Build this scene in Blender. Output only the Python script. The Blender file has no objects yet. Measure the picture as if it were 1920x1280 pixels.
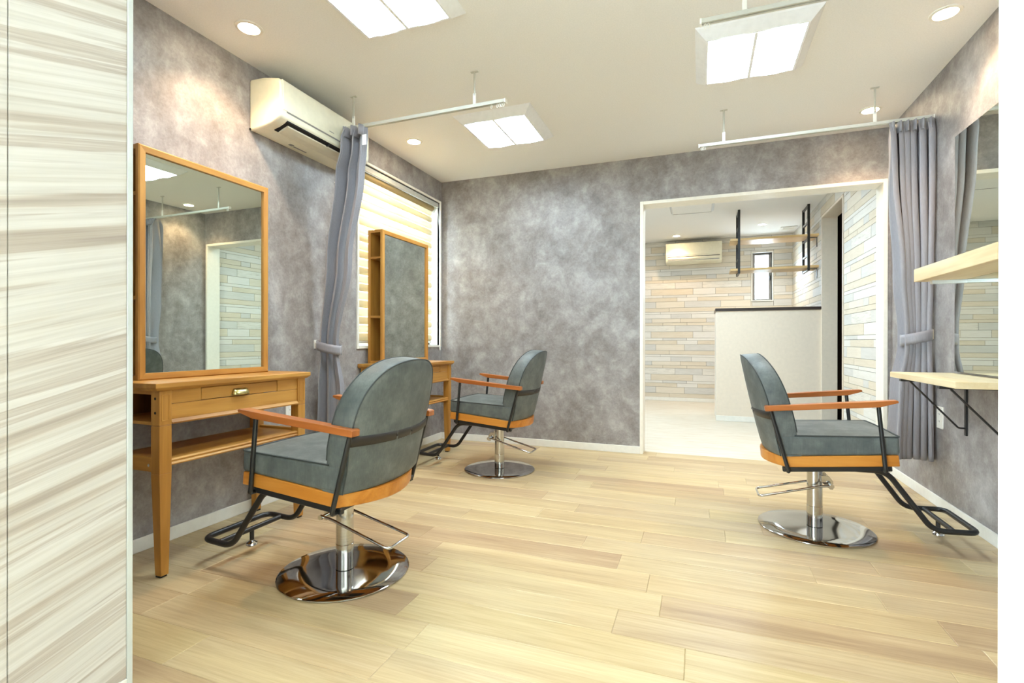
import bpy, bmesh, math, random
from mathutils import Vector, Matrix
random.seed(7)
S = bpy.context.scene
COL = S.collection
PI = math.pi

# ------------------------------------------------------------------ camera
CH = 0.9124; YAW = 0.3586; PITCH = 0.0005; ROLL = 0.0014; FPX = 938.0
fw = Vector((-math.sin(YAW)*math.cos(PITCH), math.cos(YAW)*math.cos(PITCH), -math.sin(PITCH)))
rt = Vector((math.cos(YAW), math.sin(YAW), 0)); up = rt.cross(fw)
r2 = rt*math.cos(ROLL)+up*math.sin(ROLL); u2 = -rt*math.sin(ROLL)+up*math.cos(ROLL)
cam_data = bpy.data.cameras.new('camera'); cam = bpy.data.objects.new('camera', cam_data); COL.objects.link(cam)
cam_data.sensor_width = 36.0; cam_data.lens = FPX/1920*36.0; cam_data.clip_start = 0.02
m = Matrix((( r2.x, u2.x, -fw.x, 0), (r2.y, u2.y, -fw.y, 0), (r2.z, u2.z, -fw.z, CH), (0, 0, 0, 1)))
cam.matrix_world = m
S.camera = cam

# ------------------------------------------------------------------ world and exposure
W = bpy.data.worlds.new('sky'); S.world = W; W.use_nodes = True
bg = W.node_tree.nodes['Background']; bg.inputs[0].default_value = (0.69, 0.87, 1.0, 1); bg.inputs[1].default_value = 10.5
S.view_settings.view_transform = 'Standard'; S.view_settings.look = 'None'
S.view_settings.exposure = 1.40; S.view_settings.gamma = 1.0; S.view_settings.use_curve_mapping = False
PANEL_STRENGTH = 19.0; SPOT_W = 15.0; SPOT_COL = (1.0, 0.69, 0.41)

S.cycles.max_bounces = 8; S.cycles.use_light_tree = False; S.cycles.transmission_bounces = 4; S.cycles.adaptive_threshold = 0.025
# room constants
XL, XR, YB, H = -2.27, 1.241, 4.167, 2.4
YB2 = 8.06; H2 = 2.45; YR = 4.312      # reception: far wall, ceiling, room side of the dividing wall

# ------------------------------------------------------------------ helpers
class MB:
    def __init__(s): s.v = []; s.f = []
    def add(s, vs, fs):
        o = len(s.v); s.v += [tuple(v) for v in vs]; s.f += [[i+o for i in f] for f in fs]; return s
    def box(s, x0, x1, y0, y1, z0, z1):
        return s.add([(x0,y0,z0),(x1,y0,z0),(x1,y1,z0),(x0,y1,z0),(x0,y0,z1),(x1,y0,z1),(x1,y1,z1),(x0,y1,z1)],
                     [(3,2,1,0),(4,5,6,7),(0,1,5,4),(1,2,6,5),(2,3,7,6),(3,0,4,7)])
    def frustum(s, a, b):   # two rings of four points
        return s.add(list(a)+list(b), [(3,2,1,0),(4,5,6,7),(0,1,5,4),(1,2,6,5),(2,3,7,6),(3,0,4,7)])
    def prism(s, poly, axis, a, b):
        n = len(poly)
        def P(p, t):
            if axis == 'x': return (t, p[0], p[1])
            if axis == 'y': return (p[0], t, p[1])
            return (p[0], p[1], t)
        vs = [P(p, a) for p in poly]+[P(p, b) for p in poly]
        fs = [list(range(n))[::-1], list(range(n, 2*n))]+[(i,(i+1)%n,n+(i+1)%n,n+i) for i in range(n)]
        return s.add(vs, fs)
    def tube(s, pts, r, n=10, closed=False, ends=True):
        pts = [Vector(p) for p in pts]; N = len(pts); rings = []
        prev = None
        for i, p in enumerate(pts):
            a = pts[i-1] if (i > 0 or closed) else p; b = pts[(i+1)%N] if (i < N-1 or closed) else p
            t = (b-a).normalized()
            if prev is None:
                ref = Vector((0,0,1)) if abs(t.z) < .9 else Vector((1,0,0))
                n1 = t.cross(ref).normalized()
            else: n1 = (prev - t*prev.dot(t)).normalized()
            prev = n1; n2 = t.cross(n1)
            rr = r[i] if isinstance(r, (list, tuple)) else r
            rings.append([p+n1*rr*math.cos(2*PI*k/n)+n2*rr*math.sin(2*PI*k/n) for k in range(n)])
        vs = [v for R in rings for v in R]; fs = []
        for i in range(N if closed else N-1):
            j = (i+1)%N
            for k in range(n): fs.append((i*n+k, i*n+(k+1)%n, j*n+(k+1)%n, j*n+k))
        if ends and not closed: fs += [list(range(n))[::-1], list(range((N-1)*n, N*n))]
        return s.add(vs, fs)
    def lathe(s, prof, n=32, c=(0,0,0)):   # prof list of (r,z), closed at r=0 ends with caps
        vs = []; fs = []
        for r, z in prof:
            vs += [(c[0]+r*math.cos(2*PI*k/n), c[1]+r*math.sin(2*PI*k/n), c[2]+z) for k in range(n)]
        for i in range(len(prof)-1):
            for k in range(n): fs.append((i*n+k, i*n+(k+1)%n, (i+1)*n+(k+1)%n, (i+1)*n+k))
        fs += [list(range(n))[::-1], list(range((len(prof)-1)*n, len(prof)*n))]
        return s.add(vs, fs)
    def grid(s, fn, nu, nv):
        vs = [fn(i/nu, j/nv) for j in range(nv+1) for i in range(nu+1)]
        fs = [(j*(nu+1)+i, j*(nu+1)+i+1, (j+1)*(nu+1)+i+1, (j+1)*(nu+1)+i) for j in range(nv) for i in range(nu)]
        return s.add(vs, fs)
    def xf(s, M): s.v = [tuple(M @ Vector(v)) for v in s.v]; return s
    def build(s, name, mat, parent=None, smooth=False, bevel=0, seg=2, solid=0, subsurf=0, normals=True):
        me = bpy.data.meshes.new(name); me.from_pydata(s.v, [], s.f); me.update()
        if normals:
            bm = bmesh.new(); bm.from_mesh(me); bmesh.ops.recalc_face_normals(bm, faces=bm.faces); bm.to_mesh(me); bm.free()
        if mat: me.materials.append(mat)
        o = bpy.data.objects.new(name, me); COL.objects.link(o)
        if parent: o.parent = parent
        if smooth:
            for p in me.polygons: p.use_smooth = True
            try: me.set_sharp_from_angle(angle=math.radians(40))
            except Exception: pass
        if solid: md = o.modifiers.new('solid', 'SOLIDIFY'); md.thickness = solid; md.offset = 0
        if bevel:
            md = o.modifiers.new('bevel', 'BEVEL'); md.width = bevel; md.segments = seg; md.limit_method = 'ANGLE'; md.angle_limit = math.radians(35)
        if subsurf: md = o.modifiers.new('sub', 'SUBSURF'); md.levels = subsurf; md.render_levels = subsurf
        return o

def fillet(pts, rad, n=6, closed=False):
    """round the corners of a polyline"""
    pts = [Vector(p) for p in pts]; out = []; N = len(pts)
    for i, p in enumerate(pts):
        if not closed and i in (0, N-1): out.append(p); continue
        a = pts[i-1]; b = pts[(i+1)%N]
        d1 = (a-p); d2 = (b-p); r = min(rad, d1.length*.48, d2.length*.48)
        s0 = p+d1.normalized()*r; s1 = p+d2.normalized()*r
        for k in range(n+1):
            t = k/n; out.append(s0*(1-t)**2+p*2*t*(1-t)+s1*t*t)
    return out
def tag(o, label=None, cat=None, group=None, kind=None):
    if label: o['label'] = label
    if cat: o['category'] = cat
    if group: o['group'] = group
    if kind: o['kind'] = kind
    return o
def empty(name, loc=(0,0,0), rz=0):
    o = bpy.data.objects.new(name, None); o.empty_display_size = .1; COL.objects.link(o); o.location = loc; o.rotation_euler = (0,0,rz); return o
def struct(o): o['kind'] = 'structure'; return o
def copy_tree(o, parent=None):
    c = o.copy(); COL.objects.link(c); c.parent = parent
    for ch in list(o.children): copy_tree(ch, c)
    return c

# ------------------------------------------------------------------ materials
def lin(h):
    h = h.lstrip('#'); c = [int(h[i:i+2],16)/255 for i in (0,2,4)]
    return tuple((x/12.92 if x <= .04045 else ((x+.055)/1.055)**2.4) for x in c)+(1,)
class NT:
    def __init__(s, name, rough=.5, metal=0, spec=.5):
        s.m = bpy.data.materials.new(name); s.m.use_nodes = True; s.t = s.m.node_tree
        s.b = s.t.nodes['Principled BSDF']; s.out = s.t.nodes['Material Output']
        s.b.inputs['Roughness'].default_value = rough; s.b.inputs['Metallic'].default_value = metal
        s.b.inputs['Specular IOR Level'].default_value = spec
    def n(s, typ, **k):
        nd = s.t.nodes.new(typ)
        for a, b in k.items():
            if a in nd.inputs: nd.inputs[a].default_value = b
            else: setattr(nd, a, b)
        return nd
    def l(s, a, b): s.t.links.new(a, b)
    def coord(s, scale=(1,1,1), rot=(0,0,0), rand=0.0):
        tc = s.n('ShaderNodeTexCoord'); mp = s.n('ShaderNodeMapping'); mp.inputs['Scale'].default_value = scale; mp.inputs['Rotation'].default_value = rot
        s.l(tc.outputs['Object'], mp.inputs['Vector'])
        if rand:
            oi = s.n('ShaderNodeObjectInfo'); mu = s.n('ShaderNodeMath', operation='MULTIPLY'); mu.inputs[1].default_value = rand
            s.l(oi.outputs['Random'], mu.inputs[0]); cb = s.n('ShaderNodeCombineXYZ')
            for i in range(3): s.l(mu.outputs[0], cb.inputs[i])
            ad = s.n('ShaderNodeVectorMath', operation='ADD'); s.l(mp.outputs[0], ad.inputs[0]); s.l(cb.outputs[0], ad.inputs[1]); s.rnd = oi
            return ad.outputs[0]
        return mp.outputs[0]
    def noise(s, vec, scale, detail=4, rough=.55, dist=0):
        nd = s.n('ShaderNodeTexNoise'); nd.inputs['Scale'].default_value = scale; nd.inputs['Detail'].default_value = detail
        nd.inputs['Roughness'].default_value = rough; nd.inputs['Distortion'].default_value = dist; s.l(vec, nd.inputs['Vector']); return nd.outputs['Fac']
    def ramp(s, fac, stops, interp='LINEAR'):
        r = s.n('ShaderNodeValToRGB'); cr = r.color_ramp; cr.interpolation = interp
        while len(cr.elements) < len(stops): cr.elements.new(.5)
        for e, (p, c) in zip(cr.elements, stops): e.position = p; e.color = lin(c) if isinstance(c, str) else c
        s.l(fac, r.inputs[0]); return r.outputs[0]
    def mix(s, fac, a, b, typ='MIX'):
        mx = s.n('ShaderNodeMix', data_type='RGBA', blend_type=typ)
        if isinstance(fac, (int, float)): mx.inputs[0].default_value = fac
        else: s.l(fac, mx.inputs[0])
        for v, i in ((a, 6), (b, 7)):
            if isinstance(v, str): mx.inputs[i].default_value = lin(v)
            elif isinstance(v, tuple): mx.inputs[i].default_value = v
            else: s.l(v, mx.inputs[i])
        return mx.outputs[2]
    def col(s, v):
        if isinstance(v, str): s.b.inputs['Base Color'].default_value = lin(v)
        else: s.l(v, s.b.inputs['Base Color'])
    def bump(s, h, strength=.2, dist=.01):
        b = s.n('ShaderNodeBump'); b.inputs['Strength'].default_value = strength; b.inputs['Distance'].default_value = dist
        s.l(h, b.inputs['Height']); s.l(b.outputs[0], s.b.inputs['Normal'])

def plain(name, c, rough=.5, metal=0, spec=.5):
    t = NT(name, rough, metal, spec); v = t.coord((1,1,1)); n = t.noise(v, 30, 3)
    cc = lin(c); d = tuple(x*.94 for x in cc[:3])+(1,)
    t.col(t.ramp(n, [(.3, d), (.7, cc)])); return t.m
def wood(name, dark, mid, light, axis='y', rough=.42, ring=1.0, spec=.4, rand=6.0):
    t = NT(name, rough, 0, spec)
    sc = {'x': (1.2, 9, 9), 'y': (9, 1.2, 9), 'z': (9, 9, 1.2)}[axis]
    v = t.coord(sc, rand=rand)
    big = t.noise(v, 1.6*ring, 3, .5, .6)
    sc2 = {'x': (3, 90, 90), 'y': (90, 3, 90), 'z': (90, 90, 3)}[axis]
    fine = t.noise(t.coord(sc2, rand=rand), 1.2, 3, .6)
    base = t.ramp(big, [(.25, dark), (.5, mid), (.75, light)])
    t.col(t.mix(.35, base, t.ramp(fine, [(.3, dark), (.6, light)]), 'SOFT_LIGHT')); t.bump(fine, .06, .002)
    return t.m
M = {}
# mottled grey plaster wallpaper
t = NT('grey_plaster_wallpaper', .46, 0, .35)
v = t.coord((1,1,1)); v2 = t.coord((1,1,.75))
n1 = t.noise(v2, 3.6, 7, .66, .55); n2 = t.noise(v, 10.5, 6, .68, .3); n3 = t.noise(v, 75, 4, .7); n4 = t.noise(v, 1.1, 3, .5)
a1 = t.ramp(n1, [(.30, '#7d7977'), (.46, '#98928f'), (.56, '#aca8a6'), (.70, '#c4c2c0')])
a2 = t.ramp(n2, [(.30, '#78726f'), (.5, '#9d9896'), (.68, '#c2c0bd')])
mx = t.mix(.45, a1, a2); mx = t.mix(.30, mx, t.ramp(n3, [(.3, '#5c5755'), (.7, '#d8d4cf')]), 'SOFT_LIGHT')
mx = t.mix(.35, mx, t.ramp(n4, [(.3, '#88807c'), (.7, '#a2a1a2')]), 'SOFT_LIGHT')
t.col(mx); t.bump(n3, .22, .004); M['plaster'] = t.m
t = NT('ceiling_paper', .85, 0, .2); v = t.coord(); n = t.noise(v, 160, 2); t.col(t.ramp(n, [(.3, '#ecebe7'), (.7, '#f4f2ee')])); t.bump(n, .12, .002); M['ceiling'] = t.m
M['white'] = plain('white_paint', '#efece2', .45)
M['white_gloss'] = plain('white_gloss_plastic', '#f1eee4', .28)
M['trim'] = plain('cream_trim', '#f1ecdf', .4)
M['door_trim'] = plain('pale_beige_trim', '#e3d6c2', .45)
M['fixture'] = plain('fixture_white', '#f5f6f7', .5)
M['ivory'] = plain('ivory_plastic', '#ece6cd', .32)
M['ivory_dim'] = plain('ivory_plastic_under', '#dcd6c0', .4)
M['counter'] = plain('counter_paper', '#e8dac6', .7)
M['black'] = plain('black_powder_coat', '#1c1c1c', .38)
M['dark'] = plain('dark_void', '#17120f', .8)
M['rubber'] = plain('black_rubber', '#141210', .7)
M['band'] = plain('dark_brown_band', '#2c2620', .5)
M['espresso'] = plain('espresso_edge', '#332824', .35)
M['alu'] = plain('aluminium', '#d9dde0', .3, .6)
M['alu_edge'] = plain('pale_aluminium_edge', '#d3d8d6', .35, .2)
M['sash'] = plain('grey_aluminium_sash', '#9a9690', .4, .3)
M['rail'] = plain('off_white_metal', '#c8c6ba', .35)
M['closet'] = plain('closet_shade_brown', '#3b2a22', .8)  # dark brown stands in for the shade of an unlit room
M['roof'] = plain('salmon_roof', '#c98d80', .8)
M['house'] = plain('pale_render', '#e9e8e4', .9)
M['tag'] = plain('white_tag', '#f2f2f4', .6)
t = NT('chrome', .07, 1); t.col('#cfd0d0'); M['chrome'] = t.m
t = NT('brushed_steel', .22, 1); v = t.coord((3,3,400)); n = t.noise(v, 1.5, 2); t.col(t.ramp(n, [(.3, '#b9b7b3'), (.7, '#d3d1cd')])); M['brushed'] = t.m
t = NT('steel_plate', .07, 1); v = t.coord((1,1,1)); n = t.noise(v, 6, 3); t.col(t.ramp(n, [(.3, '#b5b2ae'), (.7, '#c6c4c1')])); M['plate'] = t.m
t = NT('brass', .28, 1); v = t.coord(); n = t.noise(v, 60, 3); t.col(t.ramp(n, [(.3, '#a8975e'), (.7, '#d2c489')])); M['brass'] = t.m
t = NT('mirror_glass', .01, 1); t.col('#cbd3c8'); M['mirror'] = t.m
t = NT('clear_mirror_glass', .015, 1); t.col('#d6dcd3'); M['mirror2'] = t.m
t = NT('window_glass', .02, 0); t.b.inputs['Transmission Weight'].default_value = 1.0; t.b.inputs['IOR'].default_value = 1.02; t.col('#ffffff'); M['glass'] = t.m
for k, ax in (('oak_x','x'), ('oak_y','y'), ('oak_z','z')):
    M[k] = wood(k, '#9c6e30', '#b88843', '#c99c55', ax)
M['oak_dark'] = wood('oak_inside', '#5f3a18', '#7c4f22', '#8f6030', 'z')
M['arm'] = wood('arm_wood', '#95592a', '#ad6d36', '#bf8249', 'x', .3)
M['seat_wood'] = wood('seat_frame_wood', '#ad7029', '#c4873a', '#d39b4e', 'x', .32)
M['maple_y'] = wood('maple_board', '#d0b68e', '#dec8a2', '#e8d6b4', 'y', .4)
M['maple_x'] = wood('maple_board_long', '#c9a877', '#d8bb8c', '#e3cba1', 'x', .4)
# upholstery
t = NT('grey_green_leatherette', .5, 0, .4); v = t.coord((1,1,1), rand=3.0)
n1 = t.noise(v, 11, 5, .65); n2 = t.noise(t.coord((150,150,14)), 1.3, 3, .6); n3 = t.noise(v, 420, 2)
c = t.ramp(n1, [(.3, '#545a59'), (.5, '#646967'), (.7, '#777c79')])
c = t.mix(.3, c, t.ramp(n2, [(.3, '#4a5050'), (.7, '#a8aaa6')]), 'SOFT_LIGHT'); t.col(c); t.bump(n3, .12, .001); M['leather'] = t.m
M['piping'] = plain('piping', '#353c3c', .5)
# curtain fabric
t = NT('grey_satin_curtain', .42, 0, .45); v = t.coord((500,500,30)); n = t.noise(v, 1, 2); t.col(t.ramp(n, [(.3, '#858287'), (.7, '#918e93')]))
t.b.inputs['Sheen Weight'].default_value = .3; M['curtain'] = t.m
# floor planks: pale oak vinyl, tint per plank
t = NT('pale_oak_floor', .36, 0, .4)
v = t.coord((1.1, 9, 9), rand=40); big = t.noise(v, 1.5, 4, .6, .8); fine = t.noise(t.coord((4, 120, 120), rand=40), 1, 3, .65)
band = t.noise(t.coord((.35, 14, 14), rand=23), 1.1, 2, .5)
base = t.ramp(t.rnd.outputs['Random'], [(0, '#b3a28c'), (.2, '#c0b39c'), (.45, '#c9bca0'), (.65, '#b8a792'), (.85, '#c4b799'), (1, '#bdae9b')])
c = t.mix(.55, base, t.ramp(big, [(.25, '#8d7860'), (.5, '#b7a78f'), (.75, '#d8d0bd')]), 'SOFT_LIGHT')
c = t.mix(.42, c, t.ramp(fine, [(.3, '#77664f'), (.65, '#d3cab8')]), 'SOFT_LIGHT')
c = t.mix(.35, c, t.ramp(band, [(.35, '#8f7d69'), (.65, '#ddd0b2')]), 'SOFT_LIGHT')
t.col(c); t.bump(fine, .05, .002); M['floor'] = t.m
M['joint'] = plain('floor_joint', '#d3c2a2', .6)
# whitewashed reception floor
t = NT('whitewashed_floor', .4, 0, .4); v = t.coord((2.2, 14, 1)); n = t.noise(v, 1.6, 5, .65, .5); n2 = t.noise(t.coord((6,70,1)), 1, 3, .6)
c = t.ramp(n, [(.25, '#c2b198'), (.45, '#d4c9b7'), (.7, '#dcd4c6')]); t.col(t.mix(.3, c, t.ramp(n2, [(.3, '#8f8474'), (.6, '#ddd8cf')]), 'SOFT_LIGHT')); M['floor2'] = t.m
# whitewashed planks of the reception walls
def plank_mat(name, dark, lo, hi, streak):
    t = NT(name, .6, 0, .3); v = t.coord((3, 3, 22), rand=30); n = t.noise(v, 1.4, 5, .65, 1.0); n2 = t.noise(t.coord((7,7,130), rand=30), 1.2, 4, .7)
    c = t.ramp(n, [(.25, lo), (.65, hi)]); s = t.ramp(n2, [(.30-.06*(1-streak), dark), (.40+.1*streak, '#f4f1ea')])
    t.col(t.mix(.22+.4*streak, c, s, 'MULTIPLY')); t.bump(n2, .1, .002); return t.m
PL = {'w': plank_mat('plank_white', '#cdc8bc', '#dcd8cf', '#e5e2dc', .08), 'c': plank_mat('plank_cream', '#c8bda8', '#dbd1bf', '#e3dbcc', .08),
      'b': plank_mat('plank_beige', '#bfb098', '#d5c9b4', '#dfd5c3', .12), 't': plank_mat('plank_tan', '#ab9d85', '#d2c7b2', '#e0d6c4', .3),
      'g': plank_mat('plank_grey', '#aeaaa2', '#cdcbc5', '#d8d6d1', .3), 's': plank_mat('plank_streaked', '#877f73', '#d9d5cc', '#e9e6df', .8)}
M['plank_gap'] = plain('plank_gap', '#7d7363', .8)
# striped pale wood laminate of the entrance partition
t = NT('striped_pale_laminate', .42, 0, .4); R = math.radians(-16)
v = t.coord((1,1,1), (R, 0, 0))
mp1 = t.n('ShaderNodeMapping'); mp1.inputs['Scale'].default_value = (1, .22, 9); t.l(v, mp1.inputs[0])
mp2 = t.n('ShaderNodeMapping'); mp2.inputs['Scale'].default_value = (1, 2.2, 120); t.l(v, mp2.inputs[0])
n = t.noise(mp1.outputs[0], 1.7, 5, .62, .12); n2 = t.noise(mp2.outputs[0], 1, 3, .6)
c = t.ramp(n, [(.30, '#a3988f'), (.40, '#b5aba1'), (.45, '#c7c2bb'), (.54, '#cecac5'), (.58, '#b1a79e'), (.63, '#c1bab2'), (.70, '#cecac5')])
t.col(t.mix(.4, c, t.ramp(n2, [(.3, '#8a7f76'), (.6, '#dedad2')]), 'SOFT_LIGHT')); M['laminate'] = t.m
# blind fabric
def blind_mat(name, c, tr):
    t = NT(name, .8, 0, .1); t.col(c); tl = t.n('ShaderNodeBsdfTranslucent'); tl.inputs[0].default_value = lin(c)
    ms = t.n('ShaderNodeMixShader'); ms.inputs[0].default_value = tr; t.l(t.b.outputs[0], ms.inputs[1]); t.l(tl.outputs[0], ms.inputs[2]); t.l(ms.outputs[0], t.out.inputs[0]); return t.m
M['blind_a'] = blind_mat('blind_cream_band', '#e2d4b2', .22); M['blind_b'] = blind_mat('blind_sheer_band', '#ebe3cc', .27)
M['blind_roll'] = plain('blind_roll', '#a08a5c', .7)
def emit(name, c, s):
    m = bpy.data.materials.new(name); m.use_nodes = True; nt = m.node_tree; nt.nodes.remove(nt.nodes['Principled BSDF'])
    e = nt.nodes.new('ShaderNodeEmission'); e.inputs[0].default_value = c; e.inputs[1].default_value = s
    nt.links.new(e.outputs[0], nt.nodes['Material Output'].inputs[0]); return m
M['panel_glow'] = emit('panel_diffuser_glow', (.70, .87, 1.0, 1), PANEL_STRENGTH)
M['down_glow'] = emit('downlight_glow', (1.0, .80, .52, 1), 30.0)
M['down_glow_cool'] = emit('downlight_glow_cool', (1.0, .96, .9, 1), 30.0)

# ------------------------------------------------------------------ structure: salon
# floor: base slab + planks
fl = struct(MB().box(XL-.15, XR+.15, -2.32, 4.275, -.05, -.006).build('floor', M['joint']))
tag(fl, 'pale oak plank floor of the salon')
_pm = {}
def plank_mesh(L, Wd, T=.006, c=.0022):
    k = (round(L, 3), round(Wd, 3))
    if k not in _pm:
        b = MB(); x, y = L/2, Wd/2
        a = [(-x,-y,-T),(x,-y,-T),(x,y,-T),(-x,y,-T)]; m_ = [(-x,-y,-c*.5),(x,-y,-c*.5),(x,y,-c*.5),(-x,y,-c*.5)]
        t_ = [(-x+c,-y+c,0),(x-c,-y+c,0),(x-c,y-c,0),(-x+c,y-c,0)]
        b.add(a+m_+t_, [(3,2,1,0),(8,9,10,11)]+[(i,(i+1)%4,4+(i+1)%4,4+i) for i in range(4)]+[(4+i,4+(i+1)%4,8+(i+1)%4,8+i) for i in range(4)])
        me = bpy.data.meshes.new('plank'); me.from_pydata(b.v, [], b.f); me.materials.append(M['floor']); _pm[k] = me
    return _pm[k]
JOINT = {1.875: -.18, 1.725: -.124, 1.575: -.257, 1.425: -.038, 2.175: -.49, 2.025: -.31, 2.325: -.247, 2.625: -.625, 2.475: -.795}
y = 1.725-.15*14; PLEN = .909
while y < 4.27:
    y1 = min(y+.15, 4.274); j = JOINT.get(round(y, 3), random.uniform(-.9, 0))
    x = j
    while x > XL: x -= PLEN
    while x < XR:
        a, b = max(x, XL), min(x+PLEN, XR)
        if b-a > .02:
            o = bpy.data.objects.new('plank', plank_mesh(b-a-.0006, y1-y-.0006)); COL.objects.link(o); o.parent = fl; o.location = ((a+b)/2, (y+y1)/2, 0)
        x += PLEN
    y += .15
# ceiling
c_ = struct(MB().box(XL-.15, XR+.15, .757, 4.24, H, H+.08).box(-1.46, XR+.15, -2.32, .757, H, H+.08).build('ceiling', M['ceiling'])); tag(c_, 'plain off-white ceiling of the salon')
# left wall with window opening
WY0, WY1, WZ0, WZ1 = 2.94, 4.125, .875, 2.195
b = MB(); T = .16
b.box(XL-T, XL, .757, WY0, 0, H).box(XL-T, XL, WY1, 4.24, 0, H).box(XL-T, XL, WY0, WY1, 0, WZ0).box(XL-T, XL, WY0, WY1, WZ1, H)
tag(struct(b.build('wall_left', M['plaster'])), 'mottled grey plaster wall behind the oak dressing tables')
# right wall
tag(struct(MB().box(XR, XR+.14, .60, YB+.005, 0, H).build('wall_right', M['plaster'])), 'mottled grey plaster wall behind the floating counter')
# back wall with the wide opening
OX0, OX1, OZ = -.44, 1.209, 2.028
b = MB(); b.box(XL, OX0, YB, YR, 0, H2).box(OX1, XR+.14, YB, YR, 0, H2).box(OX0, OX1, YB, YR, OZ, H2)
tag(struct(b.build('wall_back', M['plaster'])), 'mottled grey plaster wall around the wide opening')
# opening trim (frame and lining)
tr = struct(empty('trim_1')); tag(tr, 'cream frame lining the wide opening to the reception')
def lin_box(nm, *a, mat='trim', par=None, bev=.002): return MB().box(*a).build(nm, M[mat], par, bevel=bev, seg=1)
lin_box('jamb', OX0-.013, OX0+.013, YB-.008, YR+.008, 0, OZ+.016, par=tr)
lin_box('jamb', OX1-.013, OX1+.013, YB-.008, YR+.008, 0, OZ+.016, par=tr)
lin_box('head', OX0+.013, OX1-.013, YB-.008, YR+.008, OZ-.01, OZ+.016, par=tr)
# baseboards
for nm, a in (('baseboard_left', (XL, XL+.009, .87, YB, 0, .06)), ('baseboard_back', (XL+.009, OX0-.013, YB-.009, YB, 0, .06)),
              ('baseboard_right', (XR-.009, XR, .87, YB, 0, .06)), ('baseboard_back_right', (OX1+.013, XR-.009, YB-.009, YB, 0, .06))):
    tag(struct(lin_box(nm, *a, mat='white')), 'low white baseboard')
# entrance side: partition with striped laminate panels, jamb on the right
b = MB(); b.box(-1.46, -1.357, -.45, .852, 0, H)
pw = tag(struct(b.build('wall_partition', M['white'])), 'partition wall faced with striped pale wood panels')
for y0, y1 in ((.6095, .840), (-.30, .6075), (-.45, -.302)):
    MB().box(-1.357, -1.352, y0, y1, .062, H).build('panel', M['laminate'], pw, bevel=.0008, seg=1)
MB().box(-1.462, -1.350, .8405, .854, .0, H).build('edge_trim', M['alu_edge'], pw, bevel=.001, seg=1)
MB().box(-1.357, -1.349, -.45, .8402, 0, .0615).build('baseboard', M['white'], pw, bevel=.001, seg=1)
tag(struct(MB().box(XL, -1.462, .757, .857, 0, H).build('wall_front_left', M['plaster'])), 'short return wall beside the partition')
b = MB(); b.box(.38, XR, .72, .868, 0, H)
tag(struct(b.build('wall_front_right', M['white'])), 'white wall end at the right edge of the view')
tag(struct(MB().box(XR, XR+.14, -2.2, .60, 0, H).build('wall_entrance_right', M['white'])), 'white side wall of the entrance')

tag(struct(MB().box(-1.46, XR+.14, -2.32, -2.2, 0, H).build('wall_entrance_back', M['sash'])), 'unseen wall behind the entrance, greyed to cut bounced light')  # out-of-view wall, kept grey to lower the bounce onto the partition
tag(struct(MB().box(-1.46, -1.357, -2.2, -.45, 2.15, H).build('wall_entrance_header', M['white'])), 'white header above the entrance doorway')
# ------------------------------------------------------------------ structure: reception
tag(struct(MB().box(XL-.15, XR+1.2, 4.275, YB2+.15, -.05, -.001).build('floor_reception', M['floor2'])), 'whitewashed wood floor of the reception')
tag(struct(MB().box(XL-.15, XR+1.2, YR-.07, YB2+.15, H2, H2+.08).build('ceiling_reception', M['ceiling'])), 'plain ceiling of the reception')
W2 = (.722, .978, 1.512, 2.2)     # far window opening
b = MB(); y0, y1 = YB2+.004, YB2+.14
b.box(XL, W2[0], y0, y1, 0, H2).box(W2[1], XR+.14, y0, y1, 0, H2).box(W2[0], W2[1], y0, y1, 0, W2[2]).box(W2[0], W2[1], y0, y1, W2[3], H2)
wf = tag(struct(b.build('wall_far', M['plank_gap'])), 'far reception wall clad in whitewashed planks')
DY0, DY1, DZ = 5.40, 6.23, 2.25
b = MB(); x0, x1 = XR+.004, XR+.13
b.box(x0, x1, YR, DY0, 0, H2).box(x0, x1, DY1, YB2, 0, H2).box(x0, x1, DY0, DY1, DZ, H2)
wr = tag(struct(b.build('wall_far_right', M['plank_gap'])), 'right reception wall clad in whitewashed planks')
tag(struct(MB().box(XL-.16, XL, 4.24, YB2+.14, 0, H2).build('wall_far_left', M['white'])), 'left wall of the reception')
# closet behind the doorway, its darkness put into the wall colour
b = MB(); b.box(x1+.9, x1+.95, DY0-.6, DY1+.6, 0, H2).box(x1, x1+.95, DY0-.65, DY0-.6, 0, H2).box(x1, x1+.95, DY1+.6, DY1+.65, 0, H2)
tag(struct(b.build('wall_closet', M['closet'])), 'closed room beyond the reception doorway, shade put into its dark brown walls')
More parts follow.
